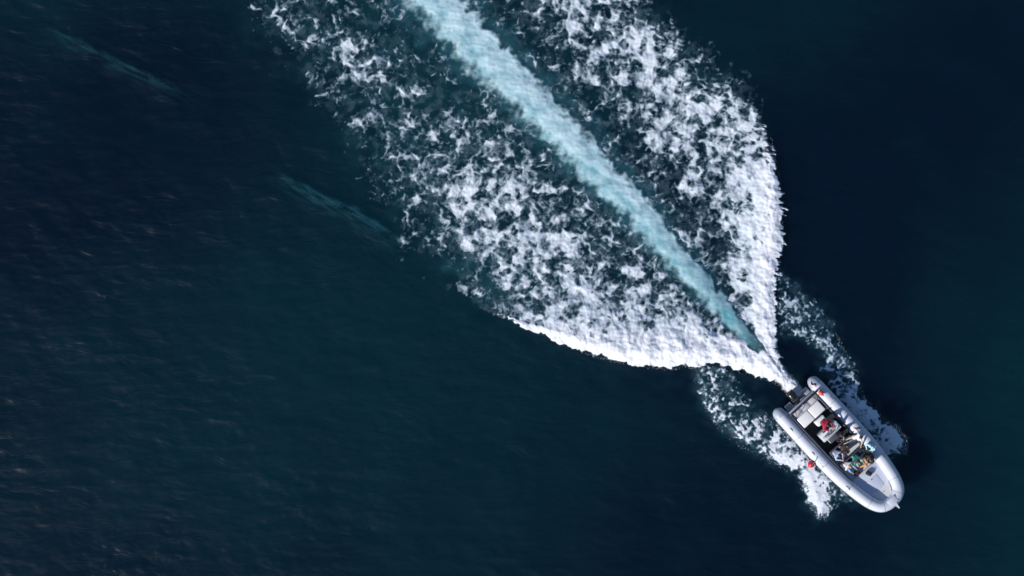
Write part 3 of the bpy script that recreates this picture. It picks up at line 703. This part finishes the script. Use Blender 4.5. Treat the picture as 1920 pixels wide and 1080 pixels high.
rings = []
for z_, sx, sy, cx in ((.72, .20, .15, .12), (.76, .30, .20, .10), (.92, .35, .23, .08), (1.06, .33, .22, .06), (1.15, .26, .18, .05), (1.19, .14, .10, .05)):
    rings.append([(cx + sx * math.copysign(abs(math.cos(t_)) ** .7, math.cos(t_)), -.10 + sy * math.copysign(abs(math.sin(t_)) ** .7, math.sin(t_)), z_) for t_ in [2 * math.pi * k / 20 for k in range(20)]])
cw = obj('cowling', loft(NB(), rings), 'engine_black', mot)
obj('air_vent', box(NB(), (-.22, -.10, 1.06), (.08, .26, .06), .02), 'engine_trim', cw)
obj('trim_stripe', box(NB(), (.08, -.10, .80), (.64, .44, .05), .02), 'engine_trim', cw)
obj('swivel_bracket', box(NB(), (.50, -.10, .62), (.22, .30, .36), .03), 'engine_black', mot)
obj('drive_leg', loft(NB(), [[(.10 + .20 * a_, -.10 + .07 * b_, z_) for a_, b_ in ((1, 0), (.4, 1), (-.6, 1), (-1, 0), (-.6, -1), (.4, -1))] for z_ in (.74, .1, -.38)]), 'engine_black', mot)
obj('cavitation_plate', box(NB(), (.02, -.10, -.12), (.56, .26, .02), .006), 'engine_black', mot)
pr = NB(); sweep(pr, [(.22, -.10, -.40), (-.05, -.10, -.40), (-.16, -.10, -.40)], [.06, .06, .02], 12)
for k in range(3):
    box(pr, Vector((-.06, -.10, -.40)) + Matrix.Rotation(R(120 * k), 3, 'X') @ Vector((0, 0, .12)), (.02, .10, .16), 0, Matrix.Rotation(R(120 * k), 4, 'X') @ Matrix.Rotation(R(30), 4, 'Z'))
obj('propeller', pr, 'steel', mot)

# ---------------------------------------------------------------- loose things on the boat (each a thing of its own)
def placed(name, label, cat, u_, v_, z_, rz=0, group=None):
    e = bpy.data.objects.new(name, None); COL.objects.link(e)
    e.matrix_world = BM @ Matrix.Translation((u_, v_, z_)) @ Matrix.Rotation(rz, 4, 'Z')
    return tag(e, label, cat, group)
f = placed('buoy_fender', 'round red buoy hanging over the sunlit left side of the boat', 'buoy', 3.62, -1.92, .66)
obj('float', ball(NB(), (0, 0, 0), .20, (1, 1, 1.08)), 'buoy_red', f)
obj('eyelet', sweep(NB(), [(0, 0, .19), (0, 0, .28)], [.05, .035], 10), 'bag_black', f)
obj('lanyard', sweep(NB(), [(0, 0, .27), (-.03, .14, .38), (-.08, .36, .37), (-.15, .52, .33)], .014, 6), 'rope_green', f)
f = placed('buoy_fender', 'coral orange buoy lying at the stern beside the roll bar', 'buoy', .98, 1.16, 1.10)
obj('float', ball(NB(), (0, 0, 0), .14, (1.15, 1, 1)), 'buoy_coral', f)
obj('eyelet', sweep(NB(), [(.14, 0, 0), (.22, 0, .0)], [.045, .03], 10), 'bag_black', f)
f = placed('flag', 'small red flag on a short dark staff at the right stern corner', 'flag', .55, 1.20, .96, R(15))
obj('staff', sweep(NB(), [(0, 0, 0), (-.12, -.04, .62)], .014, 8), 'rope_black', f)
g = NB(); cols = []
for k in range(9):
    t_ = k / 8; cols.append([g.verts.new((-.12 - .30 * t_, -.04 + .05 * math.sin(t_ * 7), .60 - .10 * t_ + .0)), g.verts.new((-.10 - .32 * t_, .10 + .05 * math.sin(t_ * 7 + .6), .40 - .10 * t_))])
for A, B_ in zip(cols[:-1], cols[1:]): g.faces.new((A[0], B_[0], B_[1], A[1]))
bmesh.ops.solidify(g, geom=list(g.faces), thickness=.006)
obj('cloth', g, 'flag_red', f)
f = placed('bag', 'black bag lying on the foredeck in front of the passengers', 'bag', 6.14, .10, .64, R(25))
obj('pouch', box(NB(), (0, 0, .11), (.34, .24, .22), .08, seg=4), 'bag_black', f)
obj('strap', sweep(NB(), [(-.12, 0, .19), (-.06, .03, .28), (.06, .03, .28), (.12, 0, .19)], .012, 6), 'bag_black', f)
f = placed('bag', 'dark maroon bag at the step before the foredeck', 'bag', 5.72, -.34, FL, R(-20))
obj('pouch', box(NB(), (0, 0, .15), (.26, .30, .30), .08, seg=4), 'bag_maroon', f)
obj('strap', sweep(NB(), [(0, -.12, .27), (.03, -.05, .36), (.03, .05, .36), (0, .12, .27)], .012, 6), 'bag_black', f)

# ---------------------------------------------------------------- people: one continuous surface each, grown from tapered limbs
for nm, c in (('skin_light', (.46, .27, .19)), ('skin_tan', (.36, .20, .13)), ('hair_brown', (.075, .035, .018)), ('hair_dark', (.014, .011, .010)), ('hair_blond', (.34, .22, .10)),
              ('cloth_red', (.42, .012, .045)), ('cloth_navy', (.014, .020, .045)), ('cloth_black', (.012, .012, .015)), ('cloth_paleblue', (.42, .50, .66)),
              ('cloth_tan', (.33, .19, .13)), ('cloth_white', (.70, .69, .69)), ('cloth_denim', (.25, .38, .58)), ('cloth_mint', (.18, .62, .52)), ('cloth_green', (.03, .40, .24)),
              ('cloth_cyan', (.40, .68, .78)), ('cloth_orange', (.60, .24, .06)), ('cloth_cream', (.60, .53, .49)), ('cloth_pink', (.55, .30, .30)), ('shoe', (.05, .045, .05)), ('eye', (.012, .010, .010)), ('lips', (.30, .10, .08))):
    plain(nm, c, .75 if 'skin' not in nm else .5, .14, 14.0, .25 if 'cloth' in nm or 'hair' in nm else 0, 55)

def surface_nets(caps, vox=0.0105):
    """caps: (a, b, ra, rb, material slot, blend).  Returns verts, quads, slot per quad"""
    A = np.array([c[0] for c in caps], float); B_ = np.array([c[1] for c in caps], float); rm = np.array([max(c[2], c[3]) for c in caps])
    lo = np.minimum(A, B_).min(0) - rm.max() - .03; hi = np.maximum(A, B_).max(0) + rm.max() + .03
    n3 = np.ceil((hi - lo) / vox).astype(int) + 1
    V = np.full(n3, 1.0, np.float32); D = np.full(n3, 1e3, np.float32); M_ = np.zeros(n3, np.int8)
    for a, b, ra, rb, slot, kk in caps:
        a = np.array(a, float); b = np.array(b, float); mg = max(ra, rb) + .05
        i0 = np.maximum(0, np.floor((np.minimum(a, b) - mg - lo) / vox).astype(int)); i1 = np.minimum(n3, np.ceil((np.maximum(a, b) + mg - lo) / vox).astype(int) + 1)
        sl_ = tuple(slice(p_, q_) for p_, q_ in zip(i0, i1))
        g = [lo[k] + vox * np.arange(i0[k], i1[k]) for k in range(3)]
        X_, Y_, Z_ = np.meshgrid(*g, indexing='ij'); ab = b - a; L2 = max(1e-9, ab @ ab)
        t = np.clip(((X_ - a[0]) * ab[0] + (Y_ - a[1]) * ab[1] + (Z_ - a[2]) * ab[2]) / L2, 0, 1)
        d = np.sqrt((X_ - a[0] - t * ab[0]) ** 2 + (Y_ - a[1] - t * ab[1]) ** 2 + (Z_ - a[2] - t * ab[2]) ** 2) - (ra + t * (rb - ra))
        v = V[sl_]; h = np.clip(.5 + .5 * (v - d) / kk, 0, 1); V[sl_] = v * (1 - h) + d * h - kk * h * (1 - h)
        dd = D[sl_]; mm = d < dd; D[sl_] = np.where(mm, d, dd); M_[sl_] = np.where(mm, slot, M_[sl_])
    ins = V < 0; c0 = n3 - 1
    def corner(a_, o_): return a_[o_[0]:o_[0] + c0[0], o_[1]:o_[1] + c0[1], o_[2]:o_[2] + c0[2]]
    acc = np.zeros((*c0, 3)); cnt = np.zeros(c0, int)
    offs = [(x, y, z) for x in (0, 1) for y in (0, 1) for z in (0, 1)]
    for o1 in offs:
        for ax in range(3):
            if o1[ax]: continue
            o2_ = list(o1); o2_[ax] = 1
            v1, v2 = corner(V, o1), corner(V, o2_); x = (v1 < 0) != (v2 < 0); t = np.where(x, v1 / np.where(x, v1 - v2, 1), 0)
            p_ = [np.full(c0, float(o1[k])) for k in range(3)]; p_[ax] = t
            for k in range(3): acc[..., k] += np.where(x, p_[k], 0)
            cnt += x
    act = cnt > 0; ids = np.full(c0, -1); ids[act] = np.arange(act.sum())
    base = np.stack(np.nonzero(act), 1); verts = lo + vox * (base + acc[act] / cnt[act][:, None])
    quads = []
    for ax in range(3):
        o1 = [slice(1, -1)] * 3; o1[ax] = slice(0, -1); o2_ = list(o1); o2_[ax] = slice(1, None)
        s1, s2 = ins[tuple(o1)], ins[tuple(o2_)]; x = s1 != s2
        i_ = np.stack(np.nonzero(x), 1); st_ = [1, 1, 1]; st_[ax] = 0; i_ = i_ + np.array(st_)
        b1, b2 = [k for k in range(3) if k != ax]
        def cid(d1, d2):
            j = i_.copy(); j[:, b1] += d1; j[:, b2] += d2; return ids[j[:, 0], j[:, 1], j[:, 2]]
        q = np.stack([cid(-1, -1), cid(0, -1), cid(0, 0), cid(-1, 0)], 1)
        flip = s1[x] if ax != 1 else ~s1[x]
        q[~flip] = q[~flip][:, ::-1]; quads.append(q)
    quads = np.concatenate(quads); ctr = base[quads].mean(1).round().astype(int)
    return verts, quads, M_[ctr[:, 0], ctr[:, 1], ctr[:, 2]]

def body_mesh(name, caps, mats, vox=0.0105):
    v, q, s = surface_nets(caps, vox)
    me = bpy.data.meshes.new(name); me.from_pydata(v.tolist(), [], q.tolist())
    for m_ in mats: me.materials.append(MATS[m_])
    me.polygons.foreach_set('material_index', s.astype(np.int32)); me.polygons.foreach_set('use_smooth', np.ones(len(q), bool)); me.update()
    o = bpy.data.objects.new(name, me); COL.objects.link(o); return o

def person(label, u_, v_, z_, face, top, legs_m, skin, hair, lean=.08, arms='lap', knees='seat', head=(0, 0), sleeves=True, longlegs=True, cap=None, bulk=1.0, long_hair=False, recline=0.0):
    """hip joint at the origin, x forward; seat surface 0.10 m below the hips"""
    Vv = lambda *a_: Vector(a_)
    SK, TP, LG, SH, EY, LP = range(6); caps = []
    def add(a_, b_, ra, rb, slot, k=.03): caps.append((tuple(a_), tuple(b_), ra, rb, slot, k))
    lx = math.sin(lean - recline); lz = math.cos(lean - recline)
    sp = lambda h_: Vv(lx * h_, 0, lz * h_)
    for s in (1, -1): add(Vv(-.02, .07 * s, .0), Vv(.02, .085 * s, .02), .105 * bulk, .10 * bulk, LG)
    add(sp(.05) + Vv(0, .05, 0), sp(.05) - Vv(0, .05, 0), .115 * bulk, .115 * bulk, TP)
    add(sp(.16) + Vv(0, .05, 0), sp(.16) - Vv(0, .05, 0), .105 * bulk, .105 * bulk, TP)
    add(sp(.30) + Vv(0, .08, 0), sp(.30) - Vv(0, .08, 0), .11 * bulk, .11 * bulk, TP)
    add(sp(.41) + Vv(0, .10, 0), sp(.41) - Vv(0, .10, 0), .10 * bulk, .10 * bulk, TP)
    for s in (1, -1): add(sp(.49) + Vv(0, .03 * s, 0), sp(.455) + Vv(0, .165 * s, 0), .06, .065 * bulk, TP)
    nk = sp(.50); hd = nk + Vv(.03 + math.sin(lean) * .1, 0, .185)
    add(nk, hd - Vv(.015, 0, .06), .056, .052, SK, .02)
    hy, hp = head; HM = Matrix.Rotation(hy, 3, 'Z') @ Matrix.Rotation(hp, 3, 'Y'); H = lambda x, y, z: hd + HM @ Vv(x, y, z)
    add(H(-.03, 0, .035), H(.025, 0, .04), .083, .078, SK, .02); add(H(.03, 0, -.01), H(.045, 0, -.055), .066, .045, SK, .03)
    add(H(.095, 0, .012), H(.108, 0, -.018), .012, .016, SK, .012)
    for s in (1, -1):
        add(H(-.005, .078 * s, .01), H(-.008, .080 * s, -.022), .016, .012, SK, .008); add(H(.088, .031 * s, .018), H(.090, .031 * s, .018), .0125, .0125, EY, .003)
    add(H(.088, .018, -.052), H(.088, -.018, -.052), .010, .010, LP, .006)
    # legs
    for s in (1, -1):
        hip = Vv(.02, .09 * s, .0)
        if knees == 'seat': kn, an = Vv(.44, .13 * s, .02), Vv(.42, .13 * s, -.40)
        elif knees == 'out': kn, an = Vv(.42, .17 * s, .05), Vv(.72, .15 * s, -.22)
        elif knees == 'flat': kn, an = Vv(.43, .11 * s, .04), Vv(.83, .13 * s, -.04)
        else: kn, an = Vv(.04, .10 * s, -.42), Vv(-.01, .11 * s, -.84)      # standing
        low = LG if longlegs else SK
        add(hip, kn, .088 * bulk ** .5, .062, LG); add(kn, kn + (an - kn) * .4, .060, .055, low); add(kn + (an - kn) * .35, an, .056, .038, low)
        if knees == 'flat': add(an, an + Vv(.06, .02 * s, .14), .04, .034, SH); add(an, an + Vv(.03, 0, -.02), .042, .04, SH)
        else: add(an + Vv(-.03, 0, -.045), an + Vv(.15, .02 * s, -.06), .042, .034, SH)
    # arms and hands
    for s in (1, -1):
        sh = sp(.45) + Vv(0, .19 * s, 0)
        if arms == 'lap': el, wr = sh + Vv(.08, .07 * s, -.25), Vv(.27, .10 * s, .13)
        elif arms == 'wheel': el, wr = sh + Vv(.16, .09 * s, -.20), sh + Vv(.40, -.05 * s, -.16)
        elif arms == 'side': el, wr = sh + Vv(-.06, .16 * s, -.22), sh + Vv(.06, .36 * s, -.36)
        elif arms == 'point': el, wr = (sh + Vv(.20, .10 * s, -.12), sh + Vv(.42, .18 * s, -.02)) if s > 0 else (sh + Vv(.08, -.07, -.25), Vv(.27, -.10, .13))
        else: el, wr = sh + Vv(.18, .05 * s, -.20), sh + Vv(.36, -.12 * s, -.10)      # holding something up
        add(sh, el, .056 * bulk, .045 * bulk, TP); add(el, wr, .044 * bulk, .032 * bulk ** .5, TP if sleeves else SK, .02)
        d_ = (wr - el).normalized(); side_ = d_.cross(Vv(0, 0, 1)).normalized() * (-s); nrm = side_.cross(d_).normalized()
        if nrm.z > 0: nrm = -nrm
        pc = wr + d_ * .045
        for k in (-1, 0, 1): add(wr + d_ * .01 + side_ * .012 * k, wr + d_ * .085 + side_ * .024 * k, .018, .014, SK, .012)
        for k, ln in zip((-1.5, -.5, .5, 1.5), (.062, .074, .080, .072)):
            r0 = wr + d_ * .085 + side_ * .0195 * k; r1 = r0 + d_ * ln * .55 + nrm * .012; r2 = r1 + d_ * ln * .35 + nrm * .03
            add(r0, r1, .0105, .0100, SK, .004); add(r1, r2, .0100, .0092, SK, .004)
        t0 = wr + d_ * .03 + side_ * .026; t1 = t0 + d_ * .035 + side_ * .030 + nrm * .008; add(t0, t1, .014, .012, SK, .006); add(t1, t1 + d_ * .032 + nrm * .01, .0115, .0105, SK, .004)
    o = body_mesh('person', caps, [skin, top, legs_m, 'shoe', 'eye', 'lips'])
    o.matrix_world = BM @ Matrix.Translation((u_, v_, z_)) @ Matrix.Rotation(face, 4, 'Z')
    tag(o, label, 'person', 'people aboard the boat')
    hc = [(tuple(H(-.035, 0, .05)), tuple(H(.012, 0, .062)), .088, .080, 0, .02), (tuple(H(-.05, 0, .0)), tuple(H(-.06, 0, -.04)), .072, .055, 0, .02)]
    for s in (1, -1): hc.append((tuple(H(-.02, .055 * s, .045)), tuple(H(-.03, .06 * s, .0)), .034, .026, 0, .02))
    if long_hair: hc.append((tuple(H(-.07, 0, -.03)), tuple(H(-.10, 0, -.20)), .06, .035, 0, .03))
    h_ = body_mesh('hair', hc, [hair], .012); h_.parent = o
    if cap:
        cc = [(tuple(H(-.03, 0, .075)), tuple(H(.01, 0, .08)), .089, .082, 0, .02)] + [(tuple(H(.07, .04 * k, .075)), tuple(H(.15, .035 * k, .055)), .012, .010, 0, .02) for k in (-1, 0, 1)]
        c_ = body_mesh('cap', cc, [cap], .012); c_.parent = o
    return o

ST = FL + .40 + .10 + .09      # hip height of somebody on a bench
person('person in a red jacket steering at the white console', 2.30, .16, 1.07, 0, 'cloth_red', 'cloth_navy', 'skin_light', 'hair_dark', .22, 'wheel', 'seat', bulk=1.28)
person('brown-haired person in dark clothes sitting against the front of the console', 3.36, .34, .92, 0, 'cloth_navy', 'cloth_black', 'skin_tan', 'hair_brown', .05, 'lap', 'seat', (.4, .1))
person('person in a pale blue shirt on the first bench behind the red buoy', 3.98, -.50, .90, 0, 'cloth_paleblue', 'cloth_navy', 'skin_light', 'hair_dark', .28, 'hold', 'seat', (-.3, .2), bulk=1.12)
person('person in a tan top in the middle of the first bench', 4.02, -.02, .90, R(-12), 'cloth_tan', 'cloth_pink', 'skin_tan', 'hair_dark', .35, 'lap', 'seat', (.2, .2), sleeves=False)
person('person in cream clothes lounging across the first bench with legs stretched out', 4.12, .84, .92, R(-112), 'cloth_white', 'cloth_cream', 'skin_light', 'hair_brown', .0, 'side', 'flat', (.2, 0), recline=.55, sleeves=False)
person('person in a white shirt and light blue trousers nearest the sunlit tube', 4.86, -.50, .90, R(10), 'cloth_white', 'cloth_denim', 'skin_light', 'hair_blond', .18, 'lap', 'out', (-.2, .1))
person('person in a mint top and green shorts on the second bench', 4.88, .12, .90, R(-22), 'cloth_mint', 'cloth_green', 'skin_tan', 'hair_dark', .30, 'point', 'seat', (-.4, .1), sleeves=False, longlegs=False)
person('person with a pale cyan cap sitting on the far right tube', 4.98, 1.20, 1.06, R(-75), 'cloth_cyan', 'cloth_black', 'skin_light', 'hair_dark', .10, 'lap', 'out', (0, .1), cap='cloth_cyan')
person('person in a black jacket and orange trousers near the foredeck', 5.52, .74, .92, R(-98), 'cloth_black', 'cloth_orange', 'skin_light', 'hair_dark', .12, 'lap', 'out', (.3, .1), bulk=1.12)
